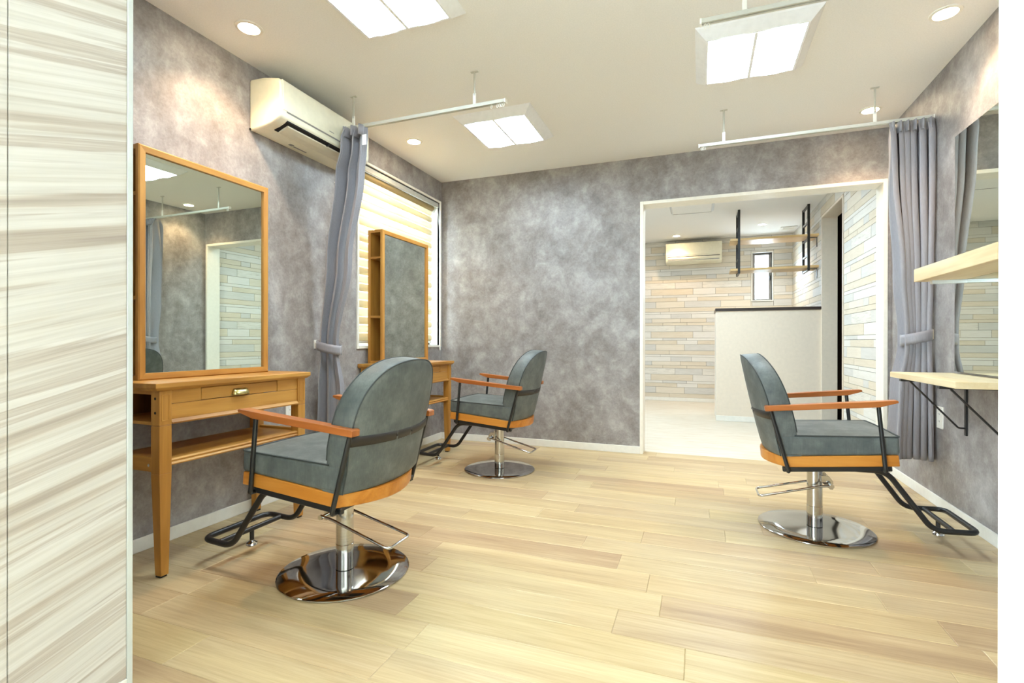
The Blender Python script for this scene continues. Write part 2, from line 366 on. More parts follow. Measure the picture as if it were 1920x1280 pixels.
# planks
ROWS = [(.0627, [(.484, 'b')]), (.095, [(.285, 'c'), (.707, 'g')]), (.0608, [(.598, 'w'), (.893, 't')]), (.038, [(.39, 'g'), (.737, 'w')]),
        (.095, [(.213, 'b'), (.826, 'w')]), (.095, [(.03, 's'), (.57, 'g')]), (.0437, [(.39, 't'), (.741, 'b')]), (.0627, [(.086, 'g'), (.224, 'c'), (.646, 'b')]),
        (.0703, [(.509, 'g'), (.807, 'w')]), (.0323, [(.352, 'w')])]
PER = .93
_wm = {}
def board(L, Hh, T, mk):
    k = (round(L, 3), round(Hh, 4), round(T, 4), mk)
    if k not in _wm:
        c = .0012; x, z = L/2, Hh/2; b = MB()
        a = [(-x,0,-z),(x,0,-z),(x,0,z),(-x,0,z)]; m_ = [(-x,-T+c,-z),(x,-T+c,-z),(x,-T+c,z),(-x,-T+c,z)]; t_ = [(-x+c,-T,-z+c),(x-c,-T,-z+c),(x-c,-T,z-c),(-x+c,-T,z-c)]
        b.add(a+m_+t_, [(3,2,1,0),(8,9,10,11)]+[(i,(i+1)%4,4+(i+1)%4,4+i) for i in range(4)]+[(4+i,4+(i+1)%4,8+(i+1)%4,8+i) for i in range(4)])
        me = bpy.data.meshes.new('plank'); me.from_pydata(b.v, [], b.f)
        bm = bmesh.new(); bm.from_mesh(me); bmesh.ops.recalc_face_normals(bm, faces=bm.faces); bm.to_mesh(me); bm.free()
        me.materials.append(PL[mk]); _wm[k] = me
    return _wm[k]
def cut(a, b, z0, z1, holes):
    """the rectangles left of one plank once the holes are taken out"""
    out = [(a, b, z0, z1)]
    for h0, h1, hz0, hz1 in holes:
        nx = []
        for p, q, s, e in out:
            if q <= h0 or p >= h1 or e <= hz0 or s >= hz1: nx.append((p, q, s, e)); continue
            if p < h0: nx.append((p, h0, s, e))
            if q > h1: nx.append((h1, q, s, e))
            m0, m1 = max(p, h0), min(q, h1)
            if s < hz0: nx.append((m0, m1, s, hz0))
            if e > hz1: nx.append((m0, m1, hz1, e))
        out = nx
    return [r for r in out if r[1]-r[0] > .012 and r[3]-r[2] > .005]
def clad(wall, u0, u1, u_ref, place, holes, hidden, rot):
    z = .055; i = 0; rest = {}; npl = 0
    while z < H2-.004:
        h, br = ROWS[i%10]; z1 = min(z+h, H2-.001); off = (i//10)*0.0
        k0 = int(math.floor((u0-u_ref)/PER))-1
        for k in range(k0, k0+9):
            for j, (s, mk) in enumerate(br):
                a = u_ref+k*PER+s; e = u_ref+k*PER+(br[j+1][0] if j+1 < len(br) else PER+br[0][0])
                a, e = max(a, u0), min(e, u1)
                if e-a < .012: continue
                for p, q, za, zb in cut(a, e, z, z1, holes):
                    T = .0042+.0005*((i*7+j*3+k)%4)
                    if hidden(p, q, za, zb): rest.setdefault(mk, []).append((p, q, za, zb, T)); continue
                    o = bpy.data.objects.new('plank', board(q-p-.003, zb-za-.003, T, mk)); COL.objects.link(o); o.parent = wall
                    o.location = place((p+q)/2, (za+zb)/2); o.rotation_euler = (0, 0, rot); npl += 1
        z = z1; i += 1
    for mk, L in rest.items():
        b = MB()
        for p, q, za, zb, T in L:
            P0 = place((p+q)/2, (za+zb)/2); l = (q-p)/2-.0015; hh = (zb-za)/2-.0015
            if rot == 0: b.box(P0[0]-l, P0[0]+l, P0[1]-T, P0[1], P0[2]-hh, P0[2]+hh)
            else: b.box(P0[0]-T, P0[0], P0[1]-l, P0[1]+l, P0[2]-hh, P0[2]+hh)
        o = b.build('plank_field', PL[mk], wall); o['kind'] = 'stuff'
    return npl
clad(wf, XL, XR, -.92, lambda u, z: (u, YB2+.004, z), [(W2[0]-.02, W2[1]+.02, W2[2]-.02, W2[3]+.02)],
     lambda p, q, z0, z1: q < -.95 or (z1 < 1.27 and p > .24), 0)
clad(wr, YR, YB2, YR+.25, lambda u, z: (XR+.004, u, z), [(DY0-.03, DY1+.03, -.1, DZ+.03)],
     lambda p, q, z0, z1: (z1 < 1.28 and p > 6.32), -PI/2)
tag(struct(lin_box('baseboard_far', XL, XR, YB2-.006, YB2+.004, 0, .055, mat='white')), 'low white baseboard under the plank wall')
tag(struct(lin_box('baseboard_far_right', XR-.005, XR+.004, YR+.01, DY0-.03, 0, .055, mat='white')), 'low white baseboard near the doorway')
# doorway casing
dr = struct(empty('door_1')); tag(dr, 'pale beige doorway casing in the plank wall')
lin_box('jamb', XR-.008, XR+.14, DY0-.022, DY0+.004, 0, DZ+.022, mat='door_trim', par=dr)
lin_box('jamb', XR-.008, XR+.14, DY1-.004, DY1+.022, 0, DZ+.022, mat='door_trim', par=dr)
lin_box('head', XR-.008, XR+.14, DY0+.004, DY1-.004, DZ-.004, DZ+.022, mat='door_trim', par=dr)
lin_box('threshold', XR-.004, XR+.14, DY0+.004, DY1-.004, 0, .012, mat='espresso', par=dr)
# far window
w2 = struct(empty('window_2')); tag(w2, 'narrow upright window in the far plank wall')
a, e, zb, zt = W2
b = MB(); f = .022
b.box(a-.018, a+.0, YB2-.012, YB2+.14, zb-.018, zt+.018).box(e, e+.018, YB2-.012, YB2+.14, zb-.018, zt+.018).box(a, e, YB2-.012, YB2+.14, zt, zt+.018).box(a, e, YB2-.012, YB2+.14, zb-.018, zb)
b.build('window_frame', M['trim'], w2, bevel=.002, seg=1)
b = MB(); s_ = .038
b.box(a, a+s_, YB2+.06, YB2+.09, zb, zt).box(e-s_, e, YB2+.06, YB2+.09, zb, zt).box(a+s_, e-s_, YB2+.06, YB2+.09, zt-s_*.7, zt).box(a+s_, e-s_, YB2+.06, YB2+.09, zb, zb+s_*.6)
b.build('sash', M['sash'], w2, bevel=.003, seg=1)
MB().box(a+s_, e-s_, YB2+.072, YB2+.076, zb+s_*.6, zt-s_*.7).build('pane', M['glass'], w2)
MB().box(e-s_*.8, e-s_*.35, YB2+.04, YB2+.06, 1.80, 1.87).build('latch', M['black'], w2, bevel=.004)

# salon window with frame and blind
w1 = struct(empty('window_1')); tag(w1, 'window with white frame in the grey plaster wall')
b = MB(); q = .018
b.box(XL-.02, XL+.013, WY0-q, WY0, WZ0-q, WZ1+q).box(XL-.02, XL+.013, WY1, WY1+q, WZ0-q, WZ1+q).box(XL-.02, XL+.013, WY0, WY1, WZ1, WZ1+q).box(XL-.02, XL+.013, WY0, WY1, WZ0-q, WZ0)
b.build('window_frame', M['trim'], w1, bevel=.003, seg=1)
b = MB(); q = .004
b.box(XL-T, XL-.02, WY0, WY0+q, WZ0, WZ1).box(XL-T, XL-.02, WY1-q, WY1, WZ0, WZ1).box(XL-T, XL-.02, WY0, WY1, WZ1-q, WZ1).box(XL-T, XL-.02, WY0, WY1, WZ0, WZ0+q)
b.build('reveal', M['white'], w1)
b = MB(); xg = XL-.12
b.box(xg-.02, xg+.02, WY0, WY0+.045, WZ0, WZ1).box(xg-.02, xg+.02, WY1-.045, WY1, WZ0, WZ1).box(xg-.02, xg+.02, WY0, WY1, WZ1-.045, WZ1).box(xg-.02, xg+.02, WY0, WY1, WZ0, WZ0+.045).box(xg-.02, xg+.02, 3.51, 3.56, WZ0, WZ1)
b.build('sash', M['white'], w1, bevel=.004, seg=1)
MB().box(xg-.003, xg+.003, WY0+.045, 3.51, WZ0+.045, WZ1-.045).build('pane', M['glass'], w1)
MB().box(xg-.003, xg+.003, 3.56, WY1-.045, WZ0+.045, WZ1-.045).build('pane', M['glass'], w1)

# ------------------------------------------------------------------ lights in their fixtures
def panel_light(cx, cy, label, zc=H, lit=True):
    t = empty('ceiling_light', (cx, cy, zc)); tag(t, label, 'ceiling light', 'square ceiling lights')
    B, F_, d = .27, .215, .045
    ring = lambda s, z: [(-s,-s,z),(s,-s,z),(s,s,z),(-s,s,z)]
    b = MB(); A, Bq, Cq = ring(B, -.0), ring(B-.004, -.006), ring(F_+.006, -d)
    I0, I1 = ring(F_-.004, -d), ring(F_-.004, -d+.012)
    b.add(A+Bq+Cq+I0+I1, sum([[(k*4+i, k*4+(i+1)%4, (k+1)*4+(i+1)%4, (k+1)*4+i) for i in range(4)] for k in range(4)], [])+[(0,1,2,3)])
    b.build('housing', M['fixture'], t)
    for s in (-1, 1):
        x0, x1 = sorted((s*.008, s*(F_-.005)))
        # shallow vaulted diffuser half
        n = 8; g = MB()
        pr = [(x0+(x1-x0)*k/n, -d+.006-.012*math.sin(PI*k/n)) for k in range(n+1)]
        g.prism(pr+[(x1, -d+.011), (x0, -d+.011)], 'y', -(F_-.006), F_-.006)
        g.build('diffuser', M['panel_glow'], t, smooth=True)
    MB().box(-.008, .008, -(F_-.004), F_-.004, -d-.004, -d+.011).build('divider', M['fixture'], t, bevel=.002)
    return t
panel_light(-1.262, 1.78, 'square white ceiling light cut by the top edge of the view')
panel_light(-1.262, 3.23, 'square white ceiling light nearest the air conditioner and curtain rail')
panel_light(.248, 2.80, 'square white ceiling light under the third curtain rail, above the right chair')
panel_light(-1.25, 6.1, 'unseen square ceiling light added at the left of the reception to brighten it', H2)  # unseen fixture, added to raise the reception's brightness
panel_light(.12, 5.02, 'unseen square ceiling light added behind the right half of the opening header to brighten the reception', H2)  # added fill for the reception, hidden by the header
panel_light(-.75, 5.0, 'unseen square ceiling light added behind the left end of the opening header to brighten the reception', H2)  # another hidden fixture added to light the reception

def downlight(x, y, label, zc=H, w=SPOT_W, colr=SPOT_COL, glow='down_glow'):
    t = empty('downlight', (x, y, zc)); tag(t, label, 'downlight', 'recessed downlights')
    b = MB(); n = 32
    prof = [(.047, -.0005), (.047, -.006), (.060, -.004), (.062, 0)]
    vs = []; fs = []
    for r, z in prof: vs += [(r*math.cos(2*PI*k/n), r*math.sin(2*PI*k/n), z) for k in range(n)]
    for i in range(3):
        for k in range(n): fs.append((i*n+k, i*n+(k+1)%n, (i+1)*n+(k+1)%n, (i+1)*n+k))
    b.add(vs, fs).build('rim', M['white'], t, smooth=True)
    MB().lathe([(.0465, -.001), (.0465, -.003)], 32).build('lamp_face', M[glow], t)
    L = bpy.data.lights.new('downlight_lamp', 'SPOT'); L.energy = w; L.color = colr; L.spot_size = math.radians(118); L.spot_blend = .55; L.shadow_soft_size = .04
    lo = bpy.data.objects.new('downlight_lamp', L); COL.objects.link(lo); lo.parent = t; lo.location = (0, 0, -.012)
    return t
downlight(-2.007, 1.788, 'warm downlight above the tall mirror beside the partition')
downlight(-1.995, 3.234, 'warm downlight above the window and blind')
downlight(1.04, 2.807, 'large-looking warm downlight at the upper right corner of the view')
downlight(1.025, 3.815, 'warm downlight behind the rail of the right curtain')
downlight(-.316, 7.66, 'warm downlight above the reception air conditioner', H2)
downlight(.769, 7.29, 'cool downlight above the hanging reception shelf', H2, 22, (1, .95, .88), 'down_glow_cool')

# ------------------------------------------------------------------ styling chairs
TILT = math.radians(5.4)
def tiltM():
    return Matrix.Translation((0,0,.36)) @ Matrix.Rotation(-TILT, 4, 'Y') @ Matrix.Translation((0,0,-.36))
TM = tiltM()
def rear_x(y, z): return -.240-.131*(z-.42)+.050*(y/.245)**2
def front_x(y, z): return rear_x(y, z)+.094-.010*max(0, (z-.6)/.28)
def half_w(z):
    if z <= .62: return .2375+.0085*min(1, max(0, (z-.49)/.07))
    k = min(1, (z-.62)/.256); return .246*(1-k**2.5)**(1/2.5)
def make_chair():
    t = empty('styling_chair'); px = -.012
    # base and column
    MB().lathe([(.246, 0), (.250, .003), (.2495, .0065), (.244, .0095), (.16, .0112), (.06, .0124), (.042, .0130)], 64, (px,0,0)).build('base_disc', M['plate'], t, smooth=True)
    col = MB().lathe([(.0345, .015), (.0345, .112), (.0335, .113)], 32, (px,0,0)).build('column', M['chrome'], t, smooth=True)
    MB().lathe([(.0335, .112), (.0335, .318)], 32, (px,0,0)).build('sleeve', M['brushed'], col, smooth=True)
    MB().lathe([(.028, .316), (.028, .334)], 24, (px,0,0)).build('collar', M['black'], col, smooth=True)
    # lever loop and its bracket
    lv = MB().tube(fillet([(.045,-.062,.228), (.0,-.062,.222), (-.265,-.072,.150), (-.265,.072,.150), (.0,.062,.222), (.045,.062,.228)], .022), .0055, 10).build('pump_lever', M['chrome'], t, smooth=True)
    b = MB()
    for s in (-1, 1): b.prism([(.012,.268), (.040,.268), (.058,.245), (.058,.205), (.046,.205), (.012,.235)], 'y', s*.036-.0015, s*.036+.0015)
    b.box(.010, .014, -.036, .036, .235, .268); b.build('bracket', M['chrome'], lv, bevel=.0008, seg=1)
    MB().tube([(.046,-.068,.228), (.046,.068,.228)], .006, 10).tube([(.046,-.075,.228), (.046,-.066,.228)], .010, 12).tube([(.046,.066,.228), (.046,.075,.228)], .010, 12).build('pivot_pin', M['chrome'], lv, smooth=True)
    # under-seat rails and plate
    b = MB()
    for s in (-1, 1): b.box(-.185, .235, s*.222-.011, s*.222+.011, .333, .356)
    b.box(-.17, -.14, -.222, .222, .334, .354).box(.15, .18, -.222, .222, .334, .354).box(-.10, .08, -.09, .09, .330, .3545)
    b.xf(TM).build('under_frame', M['black'], t, bevel=.003, seg=1)
    # footrest
    path = fillet([(.10,-.158,.338), (.235,-.158,.338), (.402,-.162,.100), (.560,-.162,.108), (.560,.162,.108), (.402,.162,.100), (.235,.158,.338), (.10,.158,.338)], .045, 7)
    ft = MB().tube(path, .0118, 12).build('footrest', M['black'], t, smooth=True)
    MB().tube([(.478,-.162,.103), (.478,.162,.103)], .0105, 12).build('cross_bar', M['black'], ft, smooth=True)
    MB().tube([(.478,0,.103), (.478,0,.056)], .009, 10).build('foot_stub', M['black'], ft, smooth=True)
    MB().lathe([(.008, .060), (.008, .054), (.023, .045), (.025, .037), (.021, .032)], 20, (.478,0,0)).build('levelling_foot', M['chrome'], ft, smooth=True)
    # wooden seat frame: D plan
    n = 24; out = [(.262, -.238), (.262, .238)]
    for k in range(n+1):
        y = .238-.476*k/n; out.append((-.168-.082*(1-(y/.238)**2), y))
    MB().prism(out, 'z', .355, .404).xf(TM).build('seat_frame', M['seat_wood'], t, bevel=.004, seg=2)
    # cushion: crowned top
    def prof(u, v):  # u along x, v along y : top height
        return .0
    nx, ny = 14, 12; vs = []; fs = []
    xs = [.272-.464*i/nx for i in range(nx+1)]; ys = [-.239+.478*j/ny for j in range(ny+1)]
    def top(x, y): 
        ex = (x+.0)/.27; return .482+.020*max(0,(.272-x)/.45)+.014*(1-(y/.236)**2)*(1 if x < .2 else max(.2, (.272-x)/.072))
    for j in range(ny+1):
        for i in range(nx+1): vs.append((xs[i], ys[j], top(xs[i], ys[j])))
    nb_ = len(vs)
    for j in range(ny+1):
        for i in range(nx+1): vs.append((xs[i]-(.004 if i == 0 else 0), ys[j], .404))
    idx = lambda i, j, l=0: l*nb_+j*(nx+1)+i
    for j in range(ny):
        for i in range(nx): fs += [(idx(i,j),idx(i,j+1),idx(i+1,j+1),idx(i+1,j)), (idx(i,j,1),idx(i+1,j,1),idx(i+1,j+1,1),idx(i,j+1,1))]
    for i in range(nx): fs += [(idx(i,0),idx(i+1,0),idx(i+1,0,1),idx(i,0,1)), (idx(i,ny),idx(i,ny,1),idx(i+1,ny,1),idx(i+1,ny))]
    for j in range(ny): fs += [(idx(0,j),idx(0,j,1),idx(0,j+1,1),idx(0,j+1)), (idx(nx,j),idx(nx,j+1),idx(nx,j+1,1),idx(nx,j,1))]
    seat = MB().add(vs, fs).xf(TM).build('seat', M['leather'], t, smooth=True, bevel=.012, seg=3)
    pp = [(xs[i]+(.001 if i else 0), -.2385, top(xs[i], -.239)-.001) for i in range(12, -1, -1)]+[(.2715, ys[j], top(.272, ys[j])-.001) for j in range(1, ny)]+[(xs[i], .2385, top(xs[i], .239)-.001) for i in range(0, 13)]
    MB().tube(fillet(pp, .012, 3), .0032, 6).xf(TM).build('piping', M['piping'], seat, smooth=True)
    # backrest
    outl = []; zb = .404; zt = .876; N = 18
    side = [(half_w(zb+(.62-zb)*k/10), zb+(.62-zb)*k/10) for k in range(10)]
    arch = []
    for k in range(N+1):
        a = PI/2*k/N; p = 2/2.5
        arch.append((.246*max(0, math.cos(a))**p, .62+.256*math.sin(a)**p))
    right = side+arch
    outl = [(y, z) for y, z in right]+[(-y, z) for y, z in right[:-1][::-1]]
    bot = [(-.2375+.475*k/8, zb) for k in range(1, 8)]
    outl += bot; K = len(outl); zc = .62
    def ring(s, fn, inset): return [(fn(y*s, zc+(z-zc)*s)+inset, y*s, zc+(z-zc)*s) for y, z in outl]
    rings = [ring(s, rear_x, i) for s, i in ((.2, -.005), (.5, -.004), (.8, -.002), (.93, .0), (.975, .002), (.992, .005), (1, .011))]
    rings += [ring(s, front_x, i) for s, i in ((1, -.010), (.992, -.004), (.975, -.001), (.93, .003), (.8, .009), (.5, .013), (.2, .014))]
    vs = [v for r in rings for v in r]; fs = [list(range(K))[::-1], list(range((len(rings)-1)*K, len(rings)*K))]
    for r in range(len(rings)-1):
        for k in range(K): fs.append((r*K+k, r*K+(k+1)%K, (r+1)*K+(k+1)%K, (r+1)*K+k))
    back = MB().add(vs, fs).xf(TM).build('backrest', M['leather'], t, smooth=True)
    KO = K-len(bot)
    for nm, s, fn, ins in (('piping', .992, rear_x, .0035), ('piping', .992, front_x, -.0025)):
        rr = [p for p in ring(s, fn, ins)[:KO] if fn is rear_x or p[2] > .498]
        MB().tube(rr, .0028, 6).xf(TM).build(nm, M['piping'], back, smooth=True)
    # metal band behind the back
    def bandf(u, v):
        y = -.256+.512*u; yy = max(-.246, min(.246, y)); z = .576+.034*v
        x = rear_x(yy, z)-.0035+(.006*(abs(y)-.246)/.010 if abs(y) > .246 else 0)
        return (x, y, z)
    bd = MB().grid(bandf, 28, 2).xf(TM).build('back_band', M['band'], t, smooth=True, solid=.003)
    for s in (-.05, .05):
        p = TM @ Vector((rear_x(s, .593)-.006, s, .593))
        MB().tube([p, p+Vector((-.002,0,0))], .0045, 10).build('screw', M['black'], bd)
    # arms and struts
    for s in (-1, 1):
        w = .0215; y = s*.252
        poly = [(-.236,.617), (-.236,.638), (-.232,.641), (.268,.641), (.272,.637), (.272,.630), (.205,.615)]
        MB().prism(poly, 'y', y-w, y+w).xf(TM).build('armrest', M['arm'], t, bevel=.004, seg=2)
        MB().tube(fillet([(.206, s*.228, .338), (.206, y, .338), (.204, y, .350), (.204, y, .617)], .008, 4), .0085, 10).xf(TM).build('arm_strut', M['black'], t, smooth=True)
        MB().tube(fillet([(-.165, s*.228, .338), (-.165, y, .338), (-.166, y, .350), (-.213, y, .618)], .008, 4), .0085, 10).xf(TM).build('arm_strut', M['black'], t, smooth=True)
    return t
ch = make_chair()
tag(ch, 'grey-green styling chair closest to the camera, back turned, before the tall mirror', 'chair', 'styling chairs')
ch.location = (-1.330, 1.628, 0); ch.rotation_euler = (0, 0, PI)
c2 = copy_tree(ch); c2['label'] = 'smallest-looking grey-green styling chair near the window table and back wall'
c2.location = (-1.345, 3.306, 0); c2.rotation_euler = (0, 0, PI+math.radians(1))
c3 = copy_tree(ch); c3['label'] = 'grey-green styling chair in front of the opening, facing the floating counter'
c3.location = (.541, 2.815, 0); c3.rotation_euler = (0, 0, 0)

# ------------------------------------------------------------------ oak dressing tables
def make_table():
    """origin: floor, centre of width, at the wall; width along y 0.8, depth along +x 0.355"""
    t = empty('dressing_table'); D = .355; HW = .4
    # top with undercut edge
    b = MB(); zt, zb = .75, .72; c = .012
    r = lambda i, z: [(.0,-HW+i,z),(D-i,-HW+i,z),(D-i,HW-i,z),(.0,HW-i,z)]
    b.add(r(.012, zb)+r(0, zb+.012)+r(0, zt), [(3,2,1,0),(8,9,10,11)]+[(k*4+i,k*4+(i+1)%4,(k+1)*4+(i+1)%4,(k+1)*4+i) for k in range(2) for i in range(4)])
    b.build('table_top', M['oak_y'], t, bevel=.0015, seg=1)
    # legs
    for xs, ys in ((1,-1),(1,1),(0,-1),(0,1)):
        x1 = .340 if xs else .058; x0 = x1-.048; y0 = -.376 if ys < 0 else .328; y1 = y0+.048
        b = MB(); b.box(x0, x1, y0, y1, .588, .72)
        ring = lambda a, z: [(x0+a*(.55 if xs else .2), y0+a*.5, z), (x1-a*(.2 if xs else .55), y0+a*.5, z), (x1-a*(.2 if xs else .55), y1-a*.5, z), (x0+a*(.55 if xs else .2), y1-a*.5, z)]
        b.frustum(ring(.004, .584), ring(.0, .588)); b.frustum(ring(.0, .40), ring(.0, .584)); b.frustum(ring(.018, .008), ring(.0, .40))
        lg = b.build('leg', M['oak_z'], t, bevel=.0012, seg=1)
        MB().box((x0+x1)/2-.013, (x0+x1)/2+.013, (y0+y1)/2-.013, (y0+y1)/2+.013, 0, .009).build('foot_pad', M['rubber'], lg)
        if xs:   # raised outline on the block
            f = MB(); a, e = x1, x1+.0015
            f.box(a, e, y0+.009, y0+.012, .604, .705).box(a, e, y1-.012, y1-.009, .604, .705).box(a, e, y0+.012, y1-.012, .702, .705).box(a, e, y0+.012, y1-.012, .604, .607)
            f.build('block_moulding', M['oak_z'], lg)
            if ys < 0:
                for z in (.69, .635): MB().tube([(x0+.024, y0-.0006, z), (x0+.024, y0+.002, z)], .0055, 10).build('bolt_hole', M['dark'], lg)
    # front apron: side fillers, drawer, lower rail, moulding
    MB().box(.300, .3135, -.328, .328, .667, .7195).build('gap_shade_board', M['dark'], t)  # dark board added behind the apron so the drawer gaps look shaded
    MB().box(.316, .332, -.328, -.2005, .667, .72).build('apron_filler', M['oak_y'], t)
    MB().box(.316, .332, .2005, .328, .667, .72).build('apron_filler', M['oak_y'], t)
    MB().box(.314, .332, -.328, .328, .606, .6655).build('apron_rail', M['oak_y'], t, bevel=.001, seg=1)
    b = MB(); b.prism([(.300,.588), (.340,.588), (.343,.594), (.338,.600), (.334,.606), (.300,.606)], 'y', -.328, .328); b.build('moulding', M['oak_y'], t)
    dr_ = MB().box(.316, .3315, -.1975, .1975, .6685, .7175).build('drawer', M['oak_y'], t, bevel=.001, seg=1)
    g = MB()   # cup pull: domed half shell, open below
    def cup(u, v):
        th = PI*u; ph = PI/2*v
        return (.3318+.022*math.sin(ph)*math.sin(th)**.5 if 0 < u < 1 else .3318, -.041*math.cos(th)*(.78+.22*math.sin(ph)), .704-.027*(1-math.cos(ph))**.8)
    g.grid(cup, 24, 9); h = g.build('cup_pull', M['brass'], dr_, smooth=True, solid=.0016)
    h.location = (0, -.012, -.004)
    MB().box(.3315, .3328, -.047, .047, .6755, .681).build('pull_plate', M['brass'], dr_, bevel=.0005, seg=1).location = (0, -.012, -.004)
    # bottom board of the open compartment, side rails, lower shelf
    MB().box(.012, .300, -.376, .376, .588, .600).build('compartment_floor', M['oak_y'], t)
    MB().box(.004, .014, -.330, .330, .600, .72).build('back_board', M['oak_dark'], t)
    for s in (-1, 1):
        MB().box(.058, .292, s*.366-.008, s*.366+.008, .705, .72).build('side_rail', M['oak_x'], t)
        rl = MB().box(.058, .296, s*.358-.011, s*.358+.011, .405, .462).build('shelf_rail', M['oak_x'], t, bevel=.001, seg=1)
        p = s*.358+s*.011
        MB().tube([(.27, p-.001*s, .43), (.27, p+.0015*s, .43)], .006, 10).build('bolt', M['chrome'], rl)
    MB().box(.02, .325, -.347, .347, .436, .450).build('lower_shelf', M['oak_y'], t)
    MB().prism([(.318,.426), (.334,.426), (.339,.432), (.333,.439), (.337,.446), (.333,.452), (.318,.452)], 'y', -.334, .334).build('shelf_moulding', M['oak_y'], t)
    return t
tb = make_table(); tb.location = (XL+.003, 1.690, 0)
tag(tb, 'oak dressing table with brass cup pull, beside the partition, under the tall mirror', 'table', 'oak dressing tables')
tb2 = copy_tree(tb); tb2.location = (XL+.003, 3.332, 0); tb2['label'] = 'oak dressing table below the window, half hidden by the closest chair'

def make_mirror():
    """origin: bottom centre at the back; box 0.125 deep (+x), 0.645 wide (y), 0.962 tall"""
    t = empty('framed_mirror'); D, HW, HT, f = .125, .3225, .962, .028
    # carcass: back, far side, top, bottom, inner partition -> open niches at the near side
    b = MB(); b.box(0, .012, -HW, HW, 0, HT); b.box(.012, D-.02, HW-.02, HW, 0, HT); b.box(.012, D-.02, -HW, HW-.02, HT-.02, HT); b.box(.012, D-.02, -HW, HW-.02, 0, .02)
    b.build('carcass', M['oak_z'], t, bevel=.001, seg=1)
    MB().box(0, .022, -HW-.001, -HW+.012, 0, HT).build('niche_stile', M['oak_z'], t)
    MB().box(.012, D-.02, -HW+.13, -HW+.14, .02, HT-.02).build('niche_back', M['oak_dark'], t)
    for z in (.755, .330): MB().box(.012, D-.021, -HW, -HW+.13, z, z+.014).build('niche_shelf', M['oak_x'], t)
    fr = empty('front_frame'); fr.parent = t
    x0, x1 = D-.02, D
    def bar(p, nm='frame_bar', mt='oak_z'):   # mitred bar given as outer/inner y,z quad
        o1, o2, i2, i1 = p
        b = MB(); vs = [(x0,*o1),(x0,*o2),(x0,*i2),(x0,*i1),(x1-.006,*o1),(x1-.006,*o2),(x1,*i2),(x1,*i1)]
        c = lambda o, i, k: (o[0]+(i[0]-o[0])*k, o[1]+(i[1]-o[1])*k)
        vs = [(x0,*o1),(x0,*o2),(x0,*i2),(x0,*i1),(x1-.004,*o1),(x1-.004,*o2),(x1,*c(o2,i2,.18)),(x1,*c(o1,i1,.18)),(x1-.002,*i2),(x1-.002,*i1)]
        b.add(vs, [(0,1,2,3),(0,4,5,1),(4,7,6,5),(7,9,8,6),(9,3,2,8),(0,3,9,7,4),(1,5,6,8,2)]); b.build(nm, M[mt], fr)
    a, z0, z1 = HW, 0, HT; i = f
    bar([(-a,z0),(-a,z1),(-a+i,z1-i),(-a+i,z0+i)]); bar([(a,z1),(a,z0),(a-i,z0+i),(a-i,z1-i)])
    bar([(-a,z1),(a,z1),(a-i,z1-i),(-a+i,z1-i)], mt='oak_y'); bar([(a,z0),(-a,z0),(-a+i,z0+i),(a-i,z0+i)], mt='oak_y')
    MB().box(x0-.004, x1-.012, -a+.02, a-.02, .02, HT-.02).build('mirror_glass', M['mirror'], t)
    return t
mr = make_mirror(); mr.location = (XL+.025, 1.688, .7505); mr.rotation_euler = (0, 0, math.radians(-.66))
tag(mr, 'tall oak-framed mirror cabinet with side niches standing beside the partition', 'mirror', 'oak-framed mirrors')
mr2 = copy_tree(mr); mr2.location = (XL+.025, 3.345, .7505); mr2.rotation_euler = (0, 0, 0); mr2['label'] = 'oak-framed mirror cabinet standing in front of the window blind'

# ------------------------------------------------------------------ blind, AC units
bl = empty('roller_blind', (XL-.05, 3.5, WZ0)); tag(bl, 'cream banded roller blind pulled down over the window', 'blind')
O = (XL-.05, 3.5, WZ0)
def loc(b): b.v = [(x-O[0], y-O[1], z-O[2]) for x, y, z in b.v]; return b
BY0, BY1 = 2.952, 4.062; ZT = 2.125
nb_ = 20; hb = (ZT-.915)/nb_
for k in range(nb_):
    za, zb_ = .915+k*hb, .915+(k+1)*hb
    def fn(u, v, za=za, zb_=zb_): return (XL-.062+.020*math.sin(PI*v)**.7*(1-.25*v)+.006*(1-v), BY0+(BY1-BY0)*u, za+(zb_-za)*v)
    loc(MB().grid(fn, 4, 7)).build('band', M['blind_a'] if k%2 == 0 else M['blind_b'], bl, smooth=True, solid=.0008)
loc(MB().tube([(XL-.048, BY0-.003, 2.135), (XL-.048, BY1+.005, 2.135)], .026, 20)).build('fabric_roll', M['blind_roll'], bl, smooth=True)
loc(MB().box(XL-.085, XL-.004, WY0+.006, WY1-.008, 2.165, 2.190).box(XL-.020, XL-.003, WY0+.006, WY1-.008, 2.150, 2.1655)).build('head_rail', M['rail'], bl, bevel=.003)
loc(MB().box(XL-.07, XL-.05, WY1-.055, WY1-.006, 2.10, 2.1655)).build('end_bracket', M['white'], bl, bevel=.004)
loc(MB().box(XL-.070, XL-.048, BY0, BY1, .893, .915)).build('bottom_rail', M['white_gloss'], bl, bevel=.004)
loc(MB().box(XL-.0485, XL-.0475, 3.66, 3.80, .898, .909)).build('rail_label', M['sash'], bl)
cd = loc(MB().tube([(XL-.004, WY1-.026, 2.14), (XL+.018, WY1-.020, 1.9), (XL+.018, WY1-.018, .90)], .0022, 6)).build('pull_cord', M['white'], bl, smooth=True)
loc(MB().tube([(XL+.018, WY1-.018, .90), (XL+.018, WY1-.018, .83)], [.006, .0075], 10)).build('cord_weight', M['white_gloss'], cd, smooth=True)

